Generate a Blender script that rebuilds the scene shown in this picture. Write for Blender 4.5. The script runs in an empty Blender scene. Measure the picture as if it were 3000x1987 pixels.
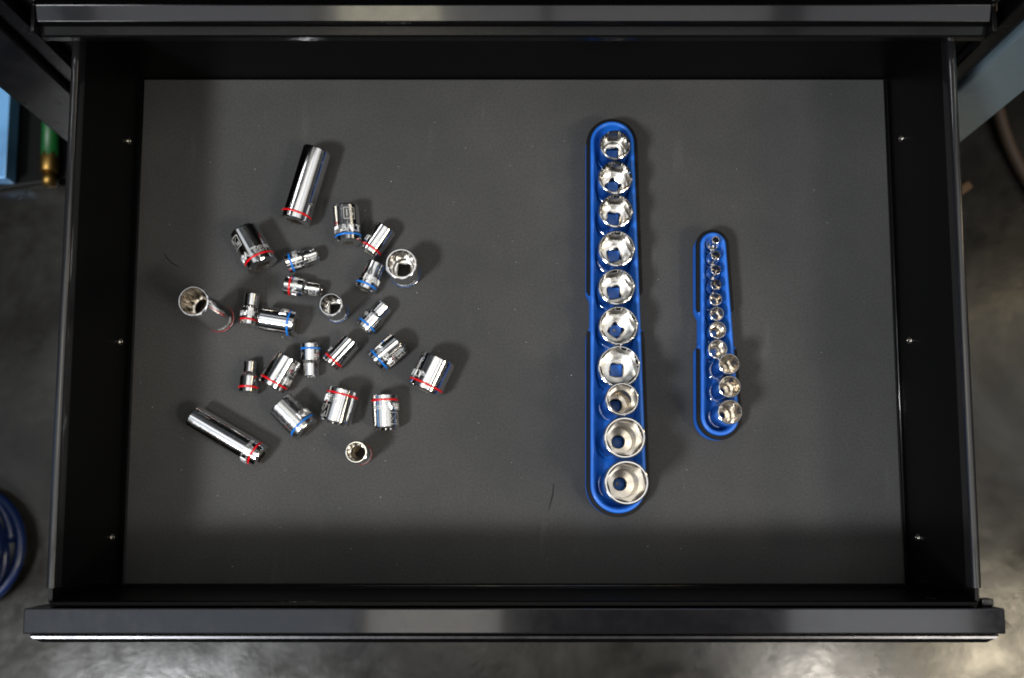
import bpy, bmesh, math, random
from mathutils import Vector, Matrix, noise
R=math.radians
random.seed(7)
sc=bpy.context.scene
C=sc.collection

# ---------------------------------------------------------------- camera
TILT=math.atan(241/2600)
cd=bpy.data.cameras.new('camera'); cam=bpy.data.objects.new('camera',cd); C.objects.link(cam)
cam.location=(0,0,.8); cam.rotation_euler=(TILT,0,0)
cd.sensor_width=36; cd.lens=2600/3000*36
cd.shift_x=-5/3000; cd.shift_y=(1242-993.5)/3000
cd.clip_start=.02; cd.clip_end=50
cd.dof.use_dof=True; cd.dof.focus_distance=.745; cd.dof.aperture_fstop=5.6
sc.camera=cam
sc.cycles.filter_width=1.9

# ---------------------------------------------------------------- world and lamps
sc.view_settings.view_transform='Standard'; sc.view_settings.look='None'
sc.view_settings.exposure=0; sc.view_settings.gamma=1
W=bpy.data.worlds.new('World'); sc.world=W; W.use_nodes=True
nt=W.node_tree; nt.nodes.clear()
wo=nt.nodes.new('ShaderNodeOutputWorld'); bg=nt.nodes.new('ShaderNodeBackground')
tc=nt.nodes.new('ShaderNodeTexCoord'); nz=nt.nodes.new('ShaderNodeTexNoise'); nz.inputs['Scale'].default_value=2.3; nz.inputs['Detail'].default_value=3
cr=nt.nodes.new('ShaderNodeValToRGB')
cr.color_ramp.elements[0].position=.40; cr.color_ramp.elements[0].color=(.010,.012,.015,1)
cr.color_ramp.elements[1].position=.72; cr.color_ramp.elements[1].color=(.09,.095,.10,1)
nt.links.new(tc.outputs['Generated'],nz.inputs['Vector']); nt.links.new(nz.outputs['Fac'],cr.inputs['Fac'])
nt.links.new(cr.outputs['Color'],bg.inputs['Color']); bg.inputs['Strength'].default_value=1.0
nt.links.new(bg.outputs[0],wo.inputs[0])

def lamp(name,loc,target,sx,sy,radiance,col,spin=0):
    l=bpy.data.lights.new(name,'AREA'); l.shape='RECTANGLE'; l.size=sx; l.size_y=sy
    l.energy=radiance*math.pi*sx*sy; l.color=col
    o=bpy.data.objects.new(name,l); C.objects.link(o); o.location=loc
    q=(Vector(target)-Vector(loc)).to_track_quat('-Z','Y')
    o.rotation_euler=(q.to_matrix()@Matrix.Rotation(R(spin),3,'Z')).to_euler()
    return o
lamp('ceiling_lamp_left',(-2.55,-1.95,4.1),(0,.15,0),.78,.72,146,(.97,.98,1))
lamp('ceiling_lamp_right',(1.5,-1.0,2.15),(0,.15,0),.48,.36,50,(1,.93,.82))
def panel(x0,x1,y0,y1,rad,col,z=2.9):  # glowing panels added overhead to show as bright reflections in chrome and paint
    lamp('reflection_panel',((x0+x1)/2,(y0+y1)/2,z),((x0+x1)/2,(y0+y1)/2+1e-5,0),x1-x0,y1-y0,rad,col)
for x0,x1,rad,col in ((-3.2,-2.42,.7,(.95,.97,1)),(-2.38,-1.62,.85,(.86,.93,1)),(-1.50,-.72,1.15,(.97,.98,1)),(-.68,.10,1.25,(1,.985,.96)),
                      (.14,.92,1.2,(1,.985,.96)),(1.04,1.82,1.0,(.98,.99,1)),(1.86,2.64,.9,(1,.97,.93)),(2.9,3.6,.7,(1,.95,.86))):
    panel(x0,x1,-.14,.90 if x1<-.7 else (1.10 if x1<.2 else 1.30),rad,col)
panel(-.56,-.05,-.85,-.18,2.8,(1,.95,.86))
panel(1.05,1.75,-.85,-.18,2.3,(.98,.99,1))
panel(-2.3,-.75,1.62,2.25,.5,(.85,.92,1))
panel(-.62,-.26,.18,.62,4.5,(1,.92,.62),2.85)
panel(-.15,1.1,1.62,2.25,.7,(1,.98,.92))
panel(1.3,2.3,1.62,2.25,.8,(.88,.94,1))
panel(-.7,.7,-2.3,-1.5,1.0,(1,.98,.95))
panel(-2.1,-.62,-.80,-.22,1.1,(.80,.90,1))  # bluish panel added to brighten the left of the front pull
lamp('floor_glint_lamp',(2.35,-.74,2.15),(.8,-.25,-.75),.60,.30,32,(1,.86,.62))  # extra warm lamp added for the glints on the floor at lower right
lamp('warm_strip_light',(2.6,1.0,1.7),(0,.2,0),.12,1.2,6,(1,.80,.50))  # tall narrow warm area light at the right
lamp('blue_side_light',(-2.8,.2,1.1),(0,.1,0),.35,1.3,.9,(.28,.55,1))  # bluish area light added at the left for blue highlights

# ---------------------------------------------------------------- materials
def mat(name,base=(.5,.5,.5),metal=0,rough=.5,coat=0,spec=.5,bump=None,var=None,rvar=None):
    m=bpy.data.materials.new(name); m.use_nodes=True; n=m.node_tree.nodes; L=m.node_tree.links
    b=n['Principled BSDF']; b.inputs['Base Color'].default_value=(*base,1); b.inputs['Metallic'].default_value=metal
    b.inputs['Roughness'].default_value=rough; b.inputs['Coat Weight'].default_value=coat; b.inputs['Coat Roughness'].default_value=.06
    b.inputs['Specular IOR Level'].default_value=spec
    t=n.new('ShaderNodeTexCoord')
    def noi(scale,detail=3,rgh=.55):
        z=n.new('ShaderNodeTexNoise'); z.inputs['Scale'].default_value=scale; z.inputs['Detail'].default_value=detail
        z.inputs['Roughness'].default_value=rgh; L.new(t.outputs['Object'],z.inputs['Vector']); return z
    if bump:
        z=noi(bump[0]); bp=n.new('ShaderNodeBump'); bp.inputs['Strength'].default_value=bump[1]; bp.inputs['Distance'].default_value=bump[2]
        L.new(z.outputs['Fac'],bp.inputs['Height']); L.new(bp.outputs[0],b.inputs['Normal'])
    if var:
        z=noi(var[0],4); r=n.new('ShaderNodeValToRGB'); r.color_ramp.elements[0].position=.35; r.color_ramp.elements[1].position=.65
        r.color_ramp.elements[0].color=(*[c*(1-var[1]) for c in base],1); r.color_ramp.elements[1].color=(*[min(1,c*(1+var[1])) for c in base],1)
        L.new(z.outputs['Fac'],r.inputs['Fac']); L.new(r.outputs[0],b.inputs['Base Color'])
    if rvar:
        z=noi(rvar[0],5,.7); r=n.new('ShaderNodeMapRange'); r.inputs['From Min'].default_value=.3; r.inputs['From Max'].default_value=.7
        r.inputs['To Min'].default_value=rvar[1]; r.inputs['To Max'].default_value=rvar[2]
        L.new(z.outputs['Fac'],r.inputs['Value']); L.new(r.outputs[0],b.inputs['Roughness'])
    return m
CHROME=mat('chrome',(.84,.84,.84),1,.11,rvar=(90,.08,.14))
SATIN=mat('worn_satin_chrome',(.60,.61,.62),1,.22,bump=(700,.05,.0003),rvar=(220,.16,.30))
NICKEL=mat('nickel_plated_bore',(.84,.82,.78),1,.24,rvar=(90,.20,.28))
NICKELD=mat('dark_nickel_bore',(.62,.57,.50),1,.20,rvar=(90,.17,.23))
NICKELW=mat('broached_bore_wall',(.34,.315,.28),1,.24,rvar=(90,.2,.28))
ETCH=mat('etched_marking',(.55,.55,.52),.5,.5)
RED=mat('red_enamel',(.62,.006,.012),0,.22,coat=.6)
BLUEB=mat('blue_enamel',(.008,.17,.62),0,.22,coat=.6)
BLUE=mat('blue_plastic',(.010,.125,.56),0,.42,coat=.12,bump=(1500,.12,.0003),var=(60,.06))
RUBBER=mat('black_rubber',(.0045,.0045,.0048),0,.6,spec=.18,bump=(1800,.3,.0004))
PAINT=mat('black_gloss_paint',(.0022,.0022,.0025),0,.25,coat=.12,spec=.25,bump=(160,.06,.0008),rvar=(40,.16,.3))
INNER=mat('black_drawer_paint',(.0022,.0022,.0024),0,.36,spec=.14,bump=(900,.15,.0004))
HANDLE=mat('black_chrome_handle',(.012,.012,.014),.5,.10,coat=.55,bump=(14,.02,.002),rvar=(90,.10,.2))
TRIM=mat('bright_trim',(.07,.07,.075),1,.30,rvar=(60,.25,.35))
RIMM=mat('rolled_rim_paint',(.008,.008,.009),.0,.25,coat=.7,spec=.5,bump=(300,.08,.0004))
STEEL=mat('rivet_steel',(.45,.43,.38),1,.28)
BRASS=mat('brass',(.26,.16,.045),1,.42,bump=(300,.2,.0005))
GREEN=mat('green_hose_rubber',(.0015,.075,.012),0,.45)
HOSEB=mat('blue_hose_rubber',(.0025,.014,.075),0,.35,coat=.15)
BROWN=mat('brown_cable_rubber',(.045,.028,.018),0,.6)
DARK=mat('dark_locker_paint',(.003,.003,.003),0,.5,spec=.2)
BLUEREFL=mat('bluish_reflection_paint',(.19,.26,.31),.5,.28,coat=.3,bump=(26,.25,.004))  # bluish reflection on the glossy right post, put into its base colour
BLUELIT=mat('blue_lit_steel',(.20,.46,.86),.25,.25,coat=.3,var=(9,.25))  # blue light reflected by the plate, painted as its colour
WOOD=mat('wood_chip',(.11,.065,.035),0,.7)
LINT=mat('dust_fleck',(.42,.42,.40),0,.9)

def liner_mat():
    m=mat('foam_liner',(.05,.05,.05),0,.88,spec=.18); n=m.node_tree.nodes; L=m.node_tree.links; b=n['Principled BSDF']
    t=n.new('ShaderNodeTexCoord')
    def noi(s,d=3,r=.5):
        z=n.new('ShaderNodeTexNoise'); z.inputs['Scale'].default_value=s; z.inputs['Detail'].default_value=d; z.inputs['Roughness'].default_value=r
        L.new(t.outputs['Object'],z.inputs['Vector']); return z
    g=noi(520,6,.85); big=noi(5,4,.6)
    r=n.new('ShaderNodeValToRGB'); r.color_ramp.elements[0].position=.30; r.color_ramp.elements[0].color=(.034,.034,.0343,1)
    r.color_ramp.elements[1].position=.72; r.color_ramp.elements[1].color=(.071,.071,.0715,1); L.new(g.outputs['Fac'],r.inputs['Fac'])
    r2=n.new('ShaderNodeValToRGB'); r2.color_ramp.elements[0].position=.3; r2.color_ramp.elements[0].color=(.80,.815,.83,1)
    r2.color_ramp.elements[1].position=.7; r2.color_ramp.elements[1].color=(1.20,1.195,1.18,1); L.new(big.outputs['Fac'],r2.inputs['Fac'])
    mx=n.new('ShaderNodeMix'); mx.data_type='RGBA'; mx.blend_type='MULTIPLY'; mx.inputs['Factor'].default_value=1
    L.new(r.outputs[0],mx.inputs['A']); L.new(r2.outputs[0],mx.inputs['B'])
    # scuffs: stretched noise, thresholded
    mp=n.new('ShaderNodeMapping'); mp.inputs['Scale'].default_value=(1,.18,1); L.new(t.outputs['Object'],mp.inputs['Vector'])
    sz=n.new('ShaderNodeTexNoise'); sz.inputs['Scale'].default_value=55; sz.inputs['Detail'].default_value=2; L.new(mp.outputs[0],sz.inputs['Vector'])
    sr=n.new('ShaderNodeValToRGB'); sr.color_ramp.elements[0].position=.66; sr.color_ramp.elements[0].color=(1,1,1,1); sr.color_ramp.elements[1].position=.74; sr.color_ramp.elements[1].color=(1.13,1.13,1.13,1)
    L.new(sz.outputs['Fac'],sr.inputs['Fac'])
    m2=n.new('ShaderNodeMix'); m2.data_type='RGBA'; m2.blend_type='MULTIPLY'; m2.inputs['Factor'].default_value=1
    L.new(mx.outputs['Result'],m2.inputs['A']); L.new(sr.outputs[0],m2.inputs['B'])
    L.new(m2.outputs['Result'],b.inputs['Base Color'])
    bp=n.new('ShaderNodeBump'); bp.inputs['Strength'].default_value=.5; bp.inputs['Distance'].default_value=.0005
    L.new(g.outputs['Fac'],bp.inputs['Height']); L.new(bp.outputs[0],b.inputs['Normal'])
    return m
LINER=liner_mat()

def floor_mat():
    m=mat('polished_concrete',(.1,.1,.1),0,.35,spec=.42); n=m.node_tree.nodes; L=m.node_tree.links; b=n['Principled BSDF']
    t=n.new('ShaderNodeTexCoord')
    def noi(s,d=3,r=.5,dist=0):
        z=n.new('ShaderNodeTexNoise'); z.inputs['Scale'].default_value=s; z.inputs['Detail'].default_value=d; z.inputs['Roughness'].default_value=r
        z.inputs['Distortion'].default_value=dist; L.new(t.outputs['Object'],z.inputs['Vector']); return z
    a=noi(3.2,6,.62,.6); r=n.new('ShaderNodeValToRGB')
    e=r.color_ramp.elements; e[0].position=.32; e[0].color=(.005,.004,.003,1); e[1].position=.72; e[1].color=(.046,.046,.042,1)
    e.new(.5).color=(.015,.014,.012,1); L.new(a.outputs['Fac'],r.inputs['Fac']); L.new(r.outputs[0],b.inputs['Base Color'])
    q=noi(14,5,.65,.4); rr=n.new('ShaderNodeMapRange'); rr.inputs['From Min'].default_value=.3; rr.inputs['From Max'].default_value=.7
    rr.inputs['To Min'].default_value=.14; rr.inputs['To Max'].default_value=.27; L.new(q.outputs['Fac'],rr.inputs['Value']); L.new(rr.outputs[0],b.inputs['Roughness'])
    bz=noi(28,4,.6,.3); bp=n.new('ShaderNodeBump'); bp.inputs['Strength'].default_value=.13; bp.inputs['Distance'].default_value=.003
    L.new(bz.outputs['Fac'],bp.inputs['Height']); L.new(bp.outputs[0],b.inputs['Normal'])
    return m
CONC=floor_mat()

# ---------------------------------------------------------------- mesh helpers
def link(name,bm,m,parent=None,smooth=None):
    me=bpy.data.meshes.new(name)
    if smooth is not None:
        for f in bm.faces: f.smooth=True
        for e in bm.edges:
            if len(e.link_faces)==2 and e.calc_face_angle(0)>R(smooth): e.smooth=False
    bm.to_mesh(me); bm.free()
    ms=m if isinstance(m,(list,tuple)) else [m]
    for x in ms: me.materials.append(x)
    o=bpy.data.objects.new(name,me); C.objects.link(o)
    if parent: o.parent=parent
    return o
def tag(o,label=None,cat=None,group=None,kind=None):
    if label: o['label']=label
    if cat: o['category']=cat
    if group: o['group']=group
    if kind: o['kind']=kind
    return o
def empty(name,loc=(0,0,0)):
    o=bpy.data.objects.new(name,None); C.objects.link(o); o.location=loc; o.empty_display_size=.01; return o
def box(bm,x0,x1,y0,y1,z0,z1,bev=0,seg=2):
    r=bmesh.ops.create_cube(bm,size=1)
    for v in r['verts']:
        v.co=Vector(((x0+x1)/2+v.co.x*(x1-x0),(y0+y1)/2+v.co.y*(y1-y0),(z0+z1)/2+v.co.z*(z1-z0)))
    if bev:
        es=list({e for v in r['verts'] for e in v.link_edges})
        bmesh.ops.bevel(bm,geom=es,offset=bev,segments=seg,profile=.5,affect='EDGES')
def newbox(name,x0,x1,y0,y1,z0,z1,m,parent=None,bev=0,seg=2):
    bm=bmesh.new(); box(bm,x0,x1,y0,y1,z0,z1,bev,seg); return link(name,bm,m,parent,20)
def tube(bm,pts,r,n=14,closed=False,caps=True):
    pts=[Vector(p) for p in pts]; rings=[]; N=len(pts); up=None
    for i,p in enumerate(pts):
        a=pts[i-1] if (i>0 or closed) else pts[i]; b=pts[(i+1)%N] if (i<N-1 or closed) else pts[i]
        t=(b-a).normalized()
        if up is None: up=t.orthogonal().normalized()
        up=(up-t*up.dot(t)).normalized(); s=t.cross(up)
        rr=r[i] if isinstance(r,(list,tuple)) else r
        rings.append([bm.verts.new(p+(up*math.cos(2*math.pi*k/n)+s*math.sin(2*math.pi*k/n))*rr) for k in range(n)])
    for i in range(N if closed else N-1):
        A,B=rings[i],rings[(i+1)%N]
        for k in range(n): bm.faces.new((A[k],A[(k+1)%n],B[(k+1)%n],B[k]))
    if caps and not closed: bm.faces.new(rings[0][::-1]); bm.faces.new(rings[-1])
def extrude_profile(bm,prof,x0,x1):
    # prof: list of (y,z), closed; swept along x
    A=[bm.verts.new((x0,y,z)) for y,z in prof]; B=[bm.verts.new((x1,y,z)) for y,z in prof]; n=len(prof)
    for i in range(n): bm.faces.new((A[i],A[(i+1)%n],B[(i+1)%n],B[i]))
    bm.faces.new(A[::-1]); bm.faces.new(B)
    bmesh.ops.recalc_face_normals(bm,faces=bm.faces[:])

# ---------------------------------------------------------------- the setting
bm=bmesh.new(); bmesh.ops.create_grid(bm,x_segments=1,y_segments=1,size=4)
fl=link('concrete_floor',bm,CONC); fl.location=(0,.4,-.75); tag(fl,kind='structure')

# ---------------------------------------------------------------- tool cabinet
cab=empty('tool_cabinet',(0,.6,-.75)); tag(cab,'glossy black steel tool cabinet behind the open drawer','tool cabinet')
def cb(name,x0,x1,y0,y1,z0,z1,m=PAINT,bev=.0015,par=None):
    o=newbox(name,x0,x1,y0-.6,y1-.6,z0+.75,z1+.75,m,par or cab,bev); return o
cb('corner_post',-.480,-.4175,.388,.80,-.70,.40,bev=.003)
cb('corner_post',.4175,.480,.388,.80,-.70,.40,BLUEREFL,bev=.003)['label']='corner post with its bluish reflection painted in'
cb('frame_strip',-.4165,-.399,.394,.79,-.70,.40)
cb('frame_strip',.399,.4165,.394,.79,-.70,.40)
cb('slide_channel',-.398,-.358,.404,.78,-.03,.17,INNER,.001)
cb('slide_channel',.358,.398,.404,.78,-.03,.17,INNER,.001)
cb('drawer_front',-.396,.396,.390,.41,-.68,-.035,PAINT,.003)['label']='closed drawer front below the open drawer'
cb('base_panel',-.478,.478,.39,.79,-.735,-.705,INNER,.002)
cb('drawer_front',-.372,.372,.3845,.405,.140,.300,PAINT,.002)['label']='closed drawer front above the open drawer'
# pull of the drawer above: bar with a flat recessed band between two rolled edges
bm=bmesh.new()
prof=[(.3620,.1370),(.3618,.1425),(.3630,.1440),(.3690,.1452),(.3705,.1500),(.3820,.1500),(.3840,.1485),(.3845,.1350),(.3800,.1330),(.3640,.1340)]
extrude_profile(bm,[(y-.6,z+.75) for y,z in prof],-.366,.3655)
link('drawer_pull',bm,PAINT,cab,14)
bm=bmesh.new(); extrude_profile(bm,[(y-.6,z+.75) for y,z in ((.3708,.1490),(.3708,.1505),(.3812,.1534),(.3820,.1534),(.3826,.1526),(.3826,.1490))],-.3655,.3650)
link('pull_face',bm,HANDLE,cab,14)
cb('end_cap',-.3700,-.3665,.3615,.384,.134,.1525,PAINT,.001)
cb('end_cap',.3660,.3700,.3615,.384,.134,.1525,PAINT,.001)
cb('latch_plate',.3715,.385,.392,.399,.105,.128,BROWN,.0008)

# ---------------------------------------------------------------- open drawer
dr=empty('open_drawer',(0,.16,0)); tag(dr,'open black steel drawer with rolled side rims and a wide glossy pull','drawer')
def db(name,x0,x1,y0,y1,z0,z1,m,bev=0,par=None): return newbox(name,x0,x1,y0-.16,y1-.16,z0,z1,m,par or dr,bev)
db('bottom_pan',-.352,.352,-.074,.404,-.006,-.0035,INNER)
def side(s):
    # inner face, bottom fold with a rounded corner, rolled rim on top
    bm=bmesh.new(); pts=[]
    pts+= [(.3475,-.0032),(.3495,-.0026),(.3508,-.0008),(.3512,.002)]
    pts+= [(.3506,.006),(.3500,.010),(.3498,.118),(.3530,.118),(.3530,-.0032)]
    A=[bm.verts.new((s*x,-.0720-.16,z)) for x,z in pts]; B=[bm.verts.new((s*x,.402-.16,z)) for x,z in pts]; n=len(pts)
    for i in range(n): bm.faces.new((A[i],A[(i+1)%n],B[(i+1)%n],B[i]))
    bm.faces.new(A); bm.faces.new(B); bmesh.ops.recalc_face_normals(bm,faces=bm.faces[:])
    w=link('side_wall',bm,INNER,dr,30)
    bm=bmesh.new(); prof=[]
    cxr=.3497; hw=.0036
    for k in range(9):
        a=math.pi*k/8; prof.append((cxr+hw*math.cos(a),.1195+.0036*math.sin(a)**.7 if 0<k<8 else .1195))
    prof+=[(cxr-hw,.1125),(cxr-hw+.0008,.1125),(cxr-hw+.0012,.117),(cxr+hw-.0006,.117),(cxr+hw-.0006,.108),(cxr+hw,.108)]
    A=[bm.verts.new((s*x,-.0615-.16,z)) for x,z in prof]; B=[bm.verts.new((s*x,.402-.16,z)) for x,z in prof]; n=len(prof)
    for i in range(n): bm.faces.new((A[i],A[(i+1)%n],B[(i+1)%n],B[i]))
    bm.faces.new(A); bm.faces.new(B); bmesh.ops.recalc_face_normals(bm,faces=bm.faces[:])
    link('rolled_rim',bm,RIMM,dr,50)
    for y in (.330,.1455,-.027):
        bm=bmesh.new(); bmesh.ops.create_uvsphere(bm,u_segments=20,v_segments=10,radius=.0032)
        bmesh.ops.scale(bm,vec=(.45,1,1),verts=bm.verts[:])
        r=link('rivet',bm,STEEL,dr,60); r.location=(s*.3496,y-.16,.0215 if s<0 else .027)
        bm=bmesh.new(); tube(bm,[(0,math.cos(a)*.0022,math.sin(a)*.0022) for a in [2*math.pi*k/20 for k in range(20)]],.0004,8,True)
        q=link('rivet_ring',bm,STEEL,r,60); q.location=(-s*.0011,0,0)
side(-1); side(1)
bm=bmesh.new(); tube(bm,[(.3496,-.066-.16,.0014),(.3496,.398-.16,.0014)],.0009,10); link('highlight_bead',bm,RIMM,dr,60)  # thin glossy bead added to draw the highlight along the right bottom corner
for zb_,rb_ in ((.0012,.0012),(.0270,.0010)):
    bm=bmesh.new(); tube(bm,[(-.346,-.0706-.16,zb_),(.346,-.0706-.16,zb_)],rb_,10); link('ledge_highlight_bead',bm,RIMM,dr,60)  # glossy beads added to draw the highlight lines on the front wall
db('back_wall',-.3497,.3497,.4000,.4035,-.003,.128,INNER)
# front wall with a folded lower ledge, then the front panel
bm=bmesh.new()
prof=[(-.0690,-.0032),(-.0703,-.0026),(-.0712,-.0010),(-.0716,.0025),(-.0712,.0080),(-.0712,.024),(-.0702,.0255),(-.0700,.027),(-.0706,.029),(-.0712,.031),(-.0712,.1195),(-.0722,.1215),(-.0745,.1220),(-.0752,.1200),(-.0752,-.0032)]
extrude_profile(bm,[(y-.16,z) for y,z in prof],-.3497,.3497); link('front_wall',bm,INNER,dr,25)
db('corner_bracket',-.3535,-.3497,-.0735,-.0625,.02,.1165,PAINT,.0008)
db('corner_bracket',.3497,.3535,-.0735,-.0625,.02,.1165,PAINT,.0008)
db('front_panel',-.3635,.3650,-.0800,-.0756,-.010,.1215,PAINT,.0012)
bm=bmesh.new(); box(bm,-.3645,.3655,-.0945-.16,-.0758-.16,.1080,.1300,.0010,2)
link('drawer_pull',bm,HANDLE,dr,14)
bm=bmesh.new()
prof=[(-.0960,.1060),(-.0960,.1215),(-.0972,.1228),(-.0990,.1226),(-.1022,.1190),(-.1026,.1170),(-.1010,.1060)]
extrude_profile(bm,[(y-.16,z) for y,z in prof],-.3630,.3640)
for v in bm.verts:
    k=max(0,(-.097-.16)-v.co.y)/.0056; v.co.x-= math.copysign(.008*k,v.co.x)
link('pull_trim',bm,TRIM,dr,14)
# small parts at the right end
bm=bmesh.new()
vs=[(.3655,-.080,.118),(.3655,-.094,.118),(.3775,-.0925,.1165),(.3775,-.0905,.1165)]
T=[bm.verts.new((x,y-.16,z)) for x,y,z in vs]; U=[bm.verts.new((x,y-.16,z-.010)) for x,y,z in vs]
bm.faces.new(T); bm.faces.new(U[::-1])
for i in range(4): bm.faces.new((T[i],T[(i+1)%4],U[(i+1)%4],U[i]))
bmesh.ops.recalc_face_normals(bm,faces=bm.faces[:]); link('catch_tab',bm,PAINT,dr,30)
db('catch_block',.3550,.3640,-.0755,-.0700,.108,.118,RIMM,.001)
for x in (.322,):
    bm=bmesh.new(); bmesh.ops.create_uvsphere(bm,u_segments=20,v_segments=10,radius=.0050); bmesh.ops.scale(bm,vec=(1,.35,1),verts=bm.verts[:])
    r=link('screw_head',bm,INNER,dr,60); r.location=(x,-.0708-.16,.106)

# liner
bm=bmesh.new(); box(bm,-.3470,.3475,-.0690,.3990,-.0034,0,.0006,1)
lin=link('drawer_liner',bm,LINER,None,30); tag(lin,'dark grey foam liner covering the drawer bottom under all the sockets','drawer liner')
# dust flecks on the liner
bm=bmesh.new()
for i in range(120):
    x=random.uniform(-.34,.34); y=random.uniform(-.06,.39); s=random.uniform(.00012,.00034)*(1.5 if random.random()<.12 else 1)
    if (.055<x<.125 and y>-.02) or (.155<x<.205 and .05<y<.26): continue
    m4=Matrix.Translation((x,y,s*.4))@Matrix.Rotation(random.random()*6,4,'Z')@Matrix.Diagonal((s*random.uniform(.8,2),s,s*.5,1))
    bmesh.ops.create_icosphere(bm,subdivisions=1,radius=1,matrix=m4)
tag(link('dust_flecks',bm,LINT,None,60),'tiny pale dust flecks scattered over the liner','dust',kind='stuff')

for lab,P in (('short dark curved fibre on the liner above the tall upright socket',[(-.322,.232),(-.318,.226),(-.312,.221),(-.306,.219)]),
              ('thin dark bent fibre on the liner left of the long rail near its foot',[(.036,.020),(.035,.010),(.033,.002),(.031,-.004)])):
    bm=bmesh.new(); tube(bm,[(x,y,.0006) for x,y in P],[.00012,.0003,.00028,.0001],6); tag(link('fibre',bm,RUBBER,None,60),lab,'fibre')
# ---------------------------------------------------------------- sockets
N=96
def poly(k,ap,rot,cap=1e9):
    h=math.pi/k
    def f(a):
        t=((a+rot)%(2*h))-h
        return min(ap/math.cos(t),cap)
    return f
def circ(r): return lambda a:r
def star(ap,rot):
    f,g=poly(6,ap,rot),poly(6,ap,rot+R(30))
    return lambda a:max(f(a),g(a))
def blend(f,g,t): return lambda a:f(a)*(1-t)+g(a)*t

def build_socket(name,L,Rd,Ro,sq,band=None,pts=12,step=None,deep=False,body_mat=None,rot=0.0,sqrot=0.0,wall=.14,bowl=False,bore=None,hole=None,bandz=None,bd=None):
    """axis +Z, drive end at z=0. returns Empty with body, colour_band"""
    root=empty(name)
    c=min(.0011,Rd*.09)
    zb=bandz or min(.0062,L*.17); w=.00082
    rings=[]; mats=[]
    g_=2*math.pi/N; rot=round(rot/g_)*g_; sqrot=round(sqrot/g_)*g_
    sqf=poly(4,sq/2,sqrot,sq/2*1.32)
    def add(f,z,m=0): rings.append((f,z)); mats.append(m)
    add(sqf,0,0)
    add(circ(Rd-c*1.5),0,0); add(circ(Rd-c*.45),c*.35,0); add(circ(Rd),c*1.1,0)
    if band:
        add(circ(Rd),zb-w*1.25,0); add(circ(Rd-.0004),zb-w,0); add(circ(Rd-.0004),zb+w,0); add(circ(Rd),zb+w*1.25,0)
    if step:
        zs,zl=step[0]*L,step[1]*L
        add(circ(Rd),zs,0); add(circ(Rd-.0004),zs+.0005,0)
        for k in (.25,.5,.75):
            add(circ(Rd-(Rd-Ro)*(k*k*(3-2*k))),zs+(zl-zs)*k,0)
        add(circ(Ro),zl,0)
    add(circ(Ro),L-c*1.2,0); add(circ(Ro-c*.4),L-c*.3,0); add(circ(Ro-c*1.0),L,0)
    rw=Ro*(1-wall)
    broach=(star(rw*.868,rot) if pts==12 else poly(6,rw*.885,rot,rw*.99))
    add(circ(rw),L,0)
    zt=L-Ro*.11
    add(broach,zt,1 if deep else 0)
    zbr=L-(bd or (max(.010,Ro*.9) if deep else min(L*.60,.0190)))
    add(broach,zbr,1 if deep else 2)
    rr=bore or rw*.80
    if deep:
        add(circ(rr),zbr-.0005,1)
        zf=min(L*.30,zbr-.004); add(circ(rr),zf,1)
        hr=hole or sq*.55
        add(circ(hr+.0006),zf-.0008,1); add(circ(hr),zf-.0012,1); add(circ(hr),zf-.0030,1)
        add(sqf,zf-.0036,1)
    else:
        zf=zbr-.0028
        ra=rw*(.84 if pts==6 else .84); rb=sq*.72; zt_=zbr-.0004
        add(circ(ra),zt_,1)
        for q in (.12,.28,.48,.70,.88): add(circ(ra+(rb-ra)*q),zt_-(zt_-zf-.0008)*math.sin(q*math.pi/2)**1.1,1)
        add(blend(circ(rb),sqf,.5),zf+.0006,1); add(sqf,zf,1)
        add(sqf,zf-.0006,1)
    add(sqf,.0002,1)
    bm=bmesh.new(); vr=[]
    for f,z in rings:
        vr.append([bm.verts.new((f(2*math.pi*k/N)*math.cos(2*math.pi*k/N),f(2*math.pi*k/N)*math.sin(2*math.pi*k/N),z)) for k in range(N)])
    n=len(vr)
    for i in range(n):
        A,B=vr[i],vr[(i+1)%n]
        for k in range(N):
            f=bm.faces.new((A[k],A[(k+1)%N],B[(k+1)%N],B[k])); f.material_index=mats[(i+1)%n]
    bmesh.ops.recalc_face_normals(bm,faces=bm.faces[:])
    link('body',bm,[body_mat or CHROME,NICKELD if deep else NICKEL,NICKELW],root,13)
    if band:
        bm=bmesh.new(); pr=[(Rd-.0004,zb-w),(Rd-.00002,zb-w*.95),(Rd+.00012,zb-w*.4),(Rd+.00012,zb+w*.4),(Rd-.00002,zb+w*.95),(Rd-.0004,zb+w)]
        V=[[bm.verts.new((r*math.cos(2*math.pi*k/N),r*math.sin(2*math.pi*k/N),z)) for k in range(N)] for r,z in pr]
        for i in range(len(V)-1):
            for k in range(N): bm.faces.new((V[i][k],V[i][(k+1)%N],V[i+1][(k+1)%N],V[i+1][k]))
        link('colour_band',bm,RED if band=='r' else BLUEB,root,60)
    return root

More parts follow.
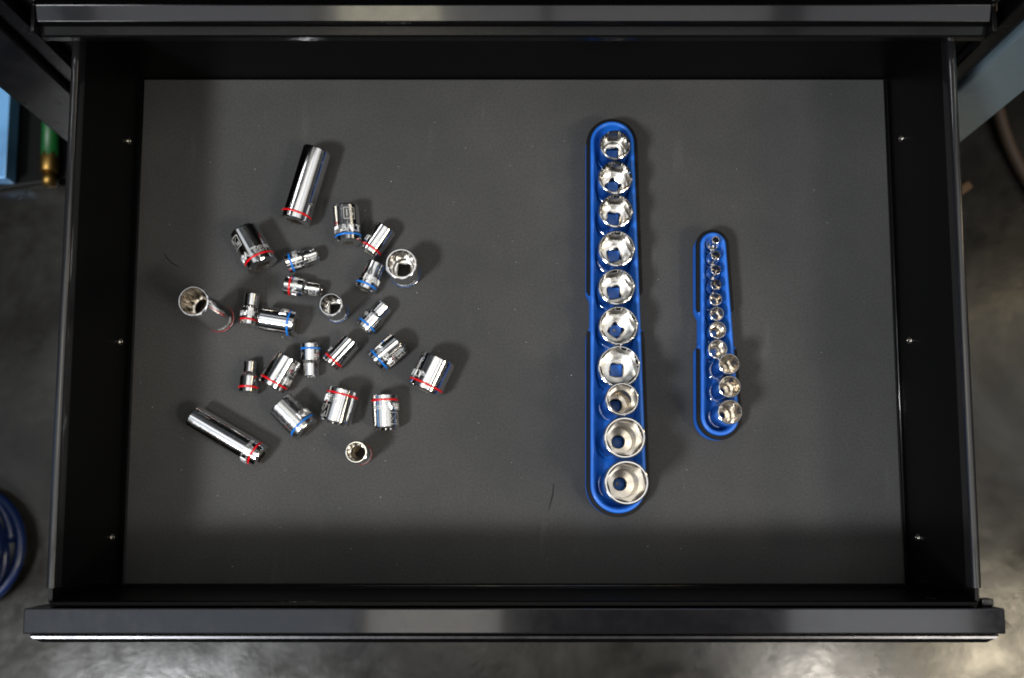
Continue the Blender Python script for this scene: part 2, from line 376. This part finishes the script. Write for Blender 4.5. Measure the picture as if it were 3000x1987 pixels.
# lettering: text turned into mesh, cut finely and wrapped round the cylinder
_tcache={}
def text_bm(s,size,bold=0.0,outline=False):
    cu=bpy.data.curves.new('t','FONT'); cu.body=s; cu.size=size; cu.align_x='CENTER'; cu.align_y='CENTER'
    cu.offset=bold*size; cu.resolution_u=3
    if outline: cu.fill_mode='NONE'; cu.bevel_depth=size*.034; cu.bevel_resolution=0
    else: cu.extrude=.00005
    o=bpy.data.objects.new('t',cu); C.objects.link(o)
    dg=bpy.context.evaluated_depsgraph_get(); me=bpy.data.meshes.new_from_object(o.evaluated_get(dg))
    bm=bmesh.new(); bm.from_mesh(me); bpy.data.objects.remove(o); bpy.data.curves.remove(cu); bpy.data.meshes.remove(me)
    return bm
def wrap(bm,Rr,zc,th0,lift,cut=.0016):
    xs=[v.co.x for v in bm.verts]
    if not xs: return bm
    x=min(xs)+cut
    while x<max(xs):
        bmesh.ops.bisect_plane(bm,geom=bm.verts[:]+bm.edges[:]+bm.faces[:],plane_co=(x,0,0),plane_no=(1,0,0)); x+=cut
    for v in bm.verts:
        a=th0+v.co.x/Rr; rr=Rr+lift+v.co.z
        v.co=Vector((rr*math.cos(a),rr*math.sin(a),zc+v.co.y))
    return bm
def hexring(size):
    bm=bmesh.new(); P=[(math.cos(R(60*k+0))*size,math.sin(R(60*k))*size) for k in range(6)]
    tube(bm,[(x,y,0) for x,y in P],size*.075,6,True); P=[(x*.5,y*.5) for x,y in P]; tube(bm,[(x,y,0) for x,y in P],size*.075,6,True)
    return bm
def join(dst,src,dx=0,dy=0):
    mp={v:dst.verts.new((v.co.x+dx,v.co.y+dy,v.co.z)) for v in src.verts}
    for f in src.faces: dst.faces.new([mp[v] for v in f.verts])
    src.free()
def brand(root,Rr,zc,th,h=.0042):
    # the maker's word in outline capitals; the O is a hexagon nut
    bm=bmesh.new(); x=0; cap=h/.72
    for ch,wd in (('K',.76),('O',.92),('B',.78),('A',.82),('L',.66),('T',.72)):
        if ch=='O': join(bm,hexring(h*.56),x+wd*h*.52,0)
        else: join(bm,text_bm(ch,cap,0,True),x+wd*h*.5,0)
        x+=wd*h*1.02
    for v in bm.verts: v.co.x-=x/2
    wrap(bm,Rr,zc,th,.00005); link('raised_lettering',bm,ETCHB,root,40)
def small(root,s,Rr,zc,th,h=.0024,name='raised_lettering'):
    bm=text_bm(s,h/.72,.018); wrap(bm,Rr,zc,th,.00008,.001); link(name,bm,ETCHB,root,40)
def sizebox(root,s,Rr,zc,th,w=.0075,h=.0078,t=.00055):
    bm=bmesh.new()
    for x0,x1,y0,y1 in ((-w/2,w/2,h/2-t,h/2),(-w/2,w/2,-h/2,-h/2+t),(-w/2,-w/2+t,-h/2+t,h/2-t),(w/2-t,w/2,-h/2+t,h/2-t)):
        V=[bm.verts.new((x,y,0)) for x,y in ((x0,y0),(x1,y0),(x1,y1),(x0,y1))]; bm.faces.new(V)
    if '/' in s:
        a,b=s.split('/'); join(bm,text_bm(a,h*.46,.01),-w*.25,h*.2); join(bm,text_bm(b,h*.46,.01),w*.22,-h*.2)
        V=[bm.verts.new(p) for p in ((-w*.32,-h*.36,0),(-w*.32+t,-h*.36,0),(w*.32,h*.36,0),(w*.32-t,h*.36,0))]; bm.faces.new(V)
    else: join(bm,text_bm(s,h*.78,.012),0,0)
    wrap(bm,Rr,zc,th,.00004,.001); link('etched_size_mark',bm,ETCH,root,40)
ETCHB=mat('raised_chrome_lettering',(.86,.87,.88),.8,.34)

def lay(root,x1,y1,r1,x2,y2,r2):
    p=Vector((x1,y1,r1))/1000; q=Vector((x2,y2,r2))/1000
    z=(q-p).normalized(); up=Vector((0,0,1)); x=(up-z*up.dot(z)).normalized(); y=z.cross(x)
    M=Matrix((x,y,z)).transposed().to_4x4(); M.translation=p
    root.matrix_world=M
    return (q-p).length

G='loose chrome sockets scattered on the liner'
LIE=[ # key,x1,y1,R1,x2,y2,R2,band,kind, marks
('S1',-199.2,257.7,13.65,-180.7,324.0,13.76,'r','deep',[]),
('S2',-226.7,216.3,14.3,-244.8,248.7,14.0,'r','',[('k',-42),('b','13/16',-52),('s','DS7433',38,.0),('s2','CR-V',28)]),
('S3',-149.8,237.8,12.1,-152.9,271.6,12.0,'b','',[('k',2),('b','16',20)]),
('S4',-132.0,229.2,10.1,-116.5,252.8,9.97,'r','',[('k',-95)]),
('S5',-135.6,194.8,9.9,-125.0,220.4,8.75,'b','taper',[('k',52),('s2','11',60)]),
('S7',-207.0,219.4,8.7,-179.1,229.2,6.9,'b','step',[('k',-2),('b','10',28)]),
('S8',-207.8,200.1,8.68,-175.6,195.3,6.7,'r','step',[('k',8),('b','3/8',28)]),
('S11',-240.2,162.4,8.2,-237.6,192.0,7.0,'r','step',[('k',-20)]),
('S12',-195.7,163.0,11.84,-227.2,168.3,11.7,'b','',[('k',95)]),
('S13',-183.4,146.4,8.94,-182.8,116.2,7.08,'b','step',[('s','OS',-48,0)]),
('S14',-165.6,127.3,9.42,-145.8,149.4,9.34,'r','',[('k',-105)]),
('S15',-124.5,128.2,11.49,-102.6,146.8,11.4,'b','',[('k',28),('b','15',62)]),
('S16',-136.0,159.4,9.25,-116.5,181.7,8.05,'b','step',[('s','CR-V',-28,0)]),
('S17',-80.2,102.3,15.95,-66.8,131.2,16.0,'r','',[('k',-70),('s','0896',-18,0)]),
('S18',-115.4,98.8,11.91,-113.8,68.5,11.9,'r','',[('k',-52),('s','0276',28,0),('b','5/8',-42)]),
('S19',-151.4,103.7,14.17,-159.1,73.5,14.1,'r','',[('k',48),('b','7/8',52)]),
('S20',-216.9,106.0,12.95,-201.5,133.3,12.85,'r','',[('k',68),('b','3/4',72)]),
('S21',-184.0,67.4,13.3,-207.7,90.7,13.2,'b','satin',[('k',80)]),
('S22',-238.8,100.7,8.74,-238.3,130.0,6.02,'r','step2',[]),
('S23',-224.3,43.5,11.5,-286.3,79.6,11.3,'r','deep',[('s','3S 781K',22,.0),('s2','CR-V',12),('k',-82)]),
]
LAB={'S1':'long dark chrome deep socket with red band, highest in the loose pile',
'S2':'fat chrome socket with red band and the size 13/16 boxed on its side',
'S3':'chrome socket with blue band and the number 16 boxed on its side',
'S4':'plain chrome socket with red band lying right beside the one marked 16',
'S5':'tapered chrome socket with blue band touching the large upright socket',
'S7':'stepped chrome socket with blue band and the number 10 in a box',
'S8':'stepped chrome socket with red band just below the blue banded number 10',
'S11':'narrow stepped red banded socket pressed against the end of a wider blue banded one',
'S12':'smooth blue banded socket lying sideways against a narrow red banded one',
'S13':'small waisted socket with its blue band at the upper end and narrow nose down',
'S14':'slender tilted red banded socket between the waisted blue one and lettered blue one',
'S15':'wide lettered blue banded socket just left of the biggest red banded socket',
'S16':'stepped blue banded socket tilted right, below the large upright socket',
'S17':'widest loose socket, red banded, rightmost of the pile',
'S18':'socket with red band on top and notched mouth down, above the smallest upright socket',
'S19':'wide bright socket with red band at its upper end touching a satin blue banded one',
'S20':'wide red banded socket between the smallest red socket and the waisted blue one',
'S21':'dull satin chrome socket with blue band, tilted down to the right',
'S22':'smallest loose socket, thin nose up and red band near its foot',
'S23':'long deep socket with red band at the lower left of the pile'}
for key,x1,y1,r1,x2,y2,r2,bd,kind,marks in LIE:
    L=math.dist((x1,y1,r1),(x2,y2,r2))/1000; Rd,Ro=r1/1000,r2/1000
    st={'step':(.52,.62),'step2':(.50,.66),'taper':(.30,.80)}.get(kind)
    sq=.0095 if Rd<.0110 else .0105
    if Rd>.0125: sq=.0127
    if Rd<.0092: sq=.0068
    root=build_socket('socket',L,Rd,Ro,sq,bd,12,st,deep=(kind=='deep'),body_mat=SATIN if kind=='satin' else None,rot=random.random(),sqrot=random.random()*1.5)
    lay(root,x1,y1,r1,x2,y2,r2); tag(root,LAB[key],'socket',G)
    bh=.0060 if Rd>.0110 else (.0050 if Rd>.0095 else .0044)
    for mk in marks:
        if mk[0]=='k': brand(root,Rd,.0062+bh*.5+.0016,R(mk[1]),bh)
        elif mk[0]=='b':
            hh=.0108 if Rd>.0110 else (.0092 if Rd>.009 else .0068); ww=hh*(1.25 if '/' in mk[1] else .95)
            zc=L*.72 if kind!='step' else L*.81
            sizebox(root,mk[1],Ro if kind in('step',) else Rd,zc,R(mk[2]),ww,hh)
        elif mk[0]=='s': small(root,mk[1],Rd,.0062+.0056,R(mk[2]),.0032)
        elif mk[0]=='s2': small(root,mk[1],Rd,.0062+.0024,R(mk[2]),.0020)

def stand(key,x,y,z,L,Rd,Ro,sq,label,group,band='b',name='socket',marks=True,**k):
    root=build_socket(name,L,Rd,Ro,sq,band,**k); root.location=(x/1000,y/1000,z); tag(root,label,'socket',group)
    a=math.atan2(-y,-x)
    if marks: brand(root,Rd,.0062+.0045,a+random.uniform(-.4,.4),.0036)
    return root
stand('S6',-99.4,213.0,.0002,.033,.01405,.01416,.0112,'large upright twelve point socket with square hole, standing at the right of the pile',G,'b',pts=12,rot=.1,sqrot=R(45+4))
stand('S9',-160.8,176.5,.0002,.033,.0104,.0105,.0100,'middle sized upright socket with square hole in the centre of the pile',G,'b',pts=12,rot=.3,sqrot=R(45-4))
stand('S10',-268.4,170.9,.0002,.0695,.0130,.01315,.0122,'tall upright deep socket standing alone at the far left',G,'r',pts=12,deep=True,rot=.2,bandz=.0034,hole=.0066,bd=.030,wall=.11)
stand('S24',-136.4,46.5,.0002,.033,.0095,.00975,.0085,'smallest upright socket with round bore, lowest of the pile',G,'r',pts=12,deep=True,rot=.0,wall=.15,hole=.0052)

# ---------------------------------------------------------------- socket rails
def stadium(xa0,xa1,ya,xb0,xb1,yb,n=20):
    """outline, counter clockwise: bottom end at yb spans xb0..xb1, top end at ya spans xa0..xa1"""
    P=[]
    rb=(xb1-xb0)/2; cb_=((xb0+xb1)/2,yb+rb)
    for k in range(n+1):
        a=math.pi+math.pi*k/n; P.append((cb_[0]+rb*math.cos(a),cb_[1]+rb*math.sin(a)))
    ra=(xa1-xa0)/2; ca=((xa0+xa1)/2,ya-ra)
    for k in range(n+1):
        a=math.pi*k/n; P.append((ca[0]+ra*math.cos(a),ca[1]+ra*math.sin(a)))
    return P
def dense(P,step=.004):
    Q=[]
    for i,p in enumerate(P):
        q=P[(i+1)%len(P)]; d=math.dist(p,q); n=max(1,int(d/step))
        for k in range(n): Q.append((p[0]+(q[0]-p[0])*k/n,p[1]+(q[1]-p[1])*k/n))
    return Q
def inset(P,d,cen):
    # move every point along its inward normal
    Q=[];n=len(P)
    for i in range(n):
        a=Vector(P[i-1]);b=Vector(P[(i+1)%n]); t=(b-a).normalized(); nn=Vector((-t.y,t.x)); Q.append((P[i][0]+nn.x*d,P[i][1]+nn.y*d))
    return Q
def ramp(y,y0,y1):
    return max(0,min(1,(y-y0)/(y1-y0)))
def notch(P,yl0,yl1,dep,sl=.004):
    # pinch the outline where yl0<y<yl1
    cx=sum(p[0] for p in P)/len(P); Q=[]
    for x,y in P:
        k=min(ramp(y,yl0,yl0+sl),1-ramp(y,yl1-sl,yl1)); Q.append((x-math.copysign(dep*k,x-cx),y))
    return Q
def shell(bm,loops,closed_bottom=False,closed_top=False):
    V=[[bm.verts.new((x,y,z)) for x,y in P] for P,z in loops]; n=len(V[0])
    for i in range(len(V)-1):
        for k in range(n): bm.faces.new((V[i][k],V[i][(k+1)%n],V[i+1][(k+1)%n],V[i+1][k]))
    if closed_top: bm.faces.new(V[-1])
    if closed_bottom: bm.faces.new(V[0][::-1])
def rail(name,label,xa0,xa1,ya,xb0,xb1,yb,n0,n1,posts,balls=()):
    root=empty(name,((xb0+xb1)/2,(ya+yb)/2,0)); ox,oy=root.location.x,root.location.y
    P0=[(x-ox,y-oy) for x,y in dense(stadium(xa0,xa1,ya,xb0,xb1,yb))]
    n0-=oy; n1-=oy
    base=notch(P0,n0,n1,.0034)
    # blue body: base flange, wall, top shoulder
    bm=bmesh.new()
    shell(bm,[(inset(base,.0012,0),.0002),(inset(base,.0002,0),.0012),(base,.0030),(base,.0165),(inset(base,.0006,0),.0172),(inset(base,.0034,0),.0172)],closed_bottom=True)
    link('rail_body',bm,BLUE,root,40)
    # black grip, upper and lower half: a low slab on the shoulder, interrupted at the pinch
    for lo,hi in ((-9,n0+.0034),(n1-.0034,9)):
        bm=bmesh.new(); q=[i for i,(x,y) in enumerate(base) if lo<y<hi]
        o=inset(base,-.0002,0); a=inset(base,.0001,0); b=inset(base,.0030,0); c=inset(base,.0034,0); n=len(base)
        rr=[[bm.verts.new((*L_[i],z)) for i in range(n)] for L_,z in ((o,.0160),(o,.0182),(a,.0192),(b,.0195),(c,.0180))]
        s=set(q)
        for i in range(n):
            j=(i+1)%n
            if i in s and j in s:
                for k in range(4): bm.faces.new((rr[k][i],rr[k][j],rr[k+1][j],rr[k+1][i]))
            elif (i in s)!=(j in s):
                e=i if i in s else j
                bm.faces.new([rr[k][e] for k in range(5)])
        bmesh.ops.delete(bm,geom=[v for v in bm.verts if not v.link_faces],context='VERTS')
        bmesh.ops.recalc_face_normals(bm,faces=bm.faces[:])
        # only the inner 2/3 of the wall height is rubber: leave the blue foot showing
        link('rubber_grip',bm,RUBBER,root,40)
    # raised blue rim and the tray inside it
    R0=inset(P0,.0033,0)
    ys=sorted(p[1]-oy for p in posts)
    def scal(d,amp):
        n_=len(R0); out=[]
        for i_ in range(n_):
            a=Vector(R0[i_-1]);b=Vector(R0[(i_+1)%n_]); t=(b-a).normalized(); nn=Vector((-t.y,t.x)); y=R0[i_][1]
            k=0
            for y0,y1 in zip(ys,ys[1:]):
                if y0<=y<=y1: k=math.sin(math.pi*(y-y0)/(y1-y0))**2
            dd=d+amp*k; out.append((R0[i_][0]+nn.x*dd,R0[i_][1]+nn.y*dd))
        return out
    bm=bmesh.new()
    shell(bm,[(R0,.0170),(R0,.0205),(inset(R0,.0004,0),.0213),(inset(R0,.0012,0),.0217),(inset(R0,.0026,0),.0216),(inset(R0,.0034,0),.0208),(scal(.0038,.0),.0190),(scal(.0044,.0016),.0170),(scal(.0052,.0026),.0070),(scal(.0060,.0028),.0045)],closed_top=True)
    link('tray_rim',bm,BLUE,root,50)
    for pi,(px,py,hw,h) in enumerate(posts):
        bm=bmesh.new(); box(bm,px-ox-hw,px-ox+hw,py-oy-hw,py-oy+hw,.0043,.0058+h,hw*.15,2)
        p=link('socket_post',bm,BLUE,root,30)
        if pi not in balls: continue
        bm=bmesh.new(); bmesh.ops.create_uvsphere(bm,u_segments=14,v_segments=8,radius=hw*.26); b_=link('spring_ball',bm,LINT,p,60)
        b_.location=(px-ox-hw*.25,py-oy+hw*.1,.0058+h)
    tag(root,label,'socket rail'); return root

# large rail sockets: (x,y of top centre mm, R, height, square rot)
BIG=[(90.0,318.8,13.61,.034,-6,0),(89.9,289.1,15.07,.034,40,12),(89.9,258.7,15.01,.034,8,2),(90.3,224.8,16.15,.034,-18,4),(89.9,190.7,16.08,.034,-10,-6),
(91.1,156.3,17.2,.034,36,-1),(91.3,120.4,18.49,.034,8,14),(89.6,88.1,14.1,.066,0,20),(91.4,56.1,17.41,.066,0,8),(92.5,19.2,18.45,.066,0,16)]
SMALL=[(179.4,235.5,3.49,.024),(179.2,221.7,4.24,.024),(179.0,208.4,4.53,.024),(178.9,195.1,4.83,.024),(178.4,181.9,5.73,.024),(179.1,168.9,6.32,.024),(179.6,154.3,7.81,.024),(179.3,137.3,8.69,.024),
(184.0,121.0,9.15,.044),(184.1,101.4,9.71,.044),(183.9,79.7,10.73,.044)]
rail('socket_rail','long blue and black socket rail holding ten large sockets',.0665,.1125,.3520,.0640,.1195,-.0095,.1545,.1905,
     [(x/1000,y/1000,.0052,.010) for x,y,*_ in BIG],(5,9))
rail('socket_rail','short blue and black socket rail holding eleven small sockets',.1645,.1940,.2485,.1620,.2020,.0585,.1400,.1740,
     [(x/1000,y/1000,.0028 if i<8 else .0030,.007) for i,(x,y,*_) in enumerate(SMALL)])
ORD=['topmost','second from the top','third from the top','fourth from the top','fifth from the top','sixth from the top','seventh from the top','eighth from the top','ninth from the top','tenth from the top','eleventh from the top']
blab=['topmost and narrowest shallow hex socket on the long blue rail','second socket from the top of the long blue rail, square hole turned on its corner',
'third hex socket from the top of the long blue rail','fourth hex socket from the top of the long blue rail','fifth hex socket from the top of the long blue rail',
'sixth socket on the long blue rail, silver ball in its diamond hole','widest shallow hex socket on the long blue rail, touching the first deep one',
'narrowest deep socket on the long blue rail, just below the widest shallow one','middle one of the three deep sockets on the long blue rail','largest deep socket at the bottom end of the long blue rail']
for i,(x,y,r,L,sr,hr) in enumerate(BIG):
    deep=i>=7; Rr=r/1000
    Rb=Rr*.97 if not deep else Rr*.95
    stand('B',x,y,.0062,L,Rb,Rr,.0112 if not deep else .0110,blab[i],'chrome sockets standing on the long rail','b',marks=(i in(1,3,5,7,9)),
          pts=6,rot=R(hr),sqrot=R(45+sr),deep=deep,wall=.08 if i<7 else .11,bowl=True,hole=.0056 if deep else None,bore=Rr*.66 if deep else None)
slab=['tiniest socket at the top end of the short blue rail','second tiny socket from the top of the short blue rail','third tiny socket from the top of the short blue rail','fourth tiny socket from the top of the short blue rail',
'fifth socket from the top of the short blue rail','sixth socket from the top of the short blue rail','seventh socket from the top of the short blue rail','widest shallow socket on the short blue rail, above the deep ones',
'uppermost of the three deep sockets on the short blue rail','middle one of the three deep sockets on the short blue rail','largest deep socket at the bottom end of the short blue rail']
for i,(x,y,r,L) in enumerate(SMALL):
    deep=i>=8; Rr=r/1000
    Rb=max(Rr*.98,.0060)
    st=(.50,.60) if Rr<.0058 else None
    stand('Q',x,y,.0062,L,Rb,Rr,.0064,slab[i],'chrome sockets standing on the short rail','b',marks=(i in (8,9,10)),pts=6,rot=random.random(),sqrot=random.random(),step=st,
          deep=True,wall=.11,bd=L*.5,bowl=False,hole=min(.0028,Rr*.42),bore=Rr*.62,bandz=.0045)

# ---------------------------------------------------------------- things on and near the floor
# coil of blue hose
bm=bmesh.new(); pts=[]
turns=8; n=turns*48
for k in range(n):
    t=k/n; a=2*math.pi*turns*t
    rr=.088+.010*math.sin(t*9.1)+.006*math.sin(a*.37); z=.012+.062*t+.006*math.sin(a*1.3+t*8)
    pts.append((rr*math.cos(a)+.010*math.sin(t*14),rr*math.sin(a)*1.05+.010*math.cos(t*11),z))
tube(bm,pts,.0085,12)
h=link('coiled_hose',bm,HOSEB,None,60); h.location=(-.952,-.072,-.748); tag(h,'coiled dark blue air hose on the floor at the left edge','hose')
# black mat on the floor with a green hose end and a steel plate coloured with its blue reflection
m_=newbox('rubber_floor_mat',-.62,.34,0,.62,0,.012,DARK,None,.003); m_.location=(-.905,.566,-.7495); m_.rotation_euler=(0,0,R(9)); tag(m_,'black rubber mat on the concrete floor at the upper left','floor mat')
g=empty('garden_hose',(-.822,.585,-.736)); tag(g,'green hose end with a brass coupling lying on the black floor mat','hose')
bm=bmesh.new(); tube(bm,[(-.004,.60,.0145),(-.010,.40,.0145),(-.006,.20,.0145),(0,.11,.0155),(.002,.030,.0165)],.0145,20); link('hose_tube',bm,GREEN,g,60)
bm=bmesh.new(); tube(bm,[(.002,.036,.0165),(.002,.032,.0165),(.002,.004,.0165),(.002,.001,.0165)],[.0150,.0160,.0160,.0130],6); tube(bm,[(.002,.002,.0165),(.003,-.022,.0165)],.0115,20); link('brass_coupling',bm,BRASS,g,30)
pp=empty('blue_lit_plate',(-.92,.60,-.735)); tag(pp,'steel plate with blue reflected light in its colour, on the black mat at the left edge','tray')
newbox('plate_body',-.07,.034,-.030,.40,0,.035,BLUELIT,pp,.004); newbox('plate_lip',-.073,.037,-.033,.403,.0355,.040,BLUELIT,pp,.002)
# cable and a chip on the floor at the right
bm=bmesh.new(); pts=[]
for k in range(40):
    t=k/39; pts.append((.862+.16*t*t,.78-.34*t,.014+.002*math.sin(t*9)))
tube(bm,pts,.011,12); c=link('floor_cable',bm,BROWN,None,60); c.location=(0,0,-.75); tag(c,'dark brown cable lying on the floor at the right edge','cable')
bm=bmesh.new(); box(bm,-.022,.022,-.008,.008,0,.010,.004,2); w=link('wood_chip',bm,WOOD,None,40); w.location=(.800,.562,-.749); w.rotation_euler=(0,0,R(35)); tag(w,'small brown wood chip on the floor near the right corner post','wood chip')
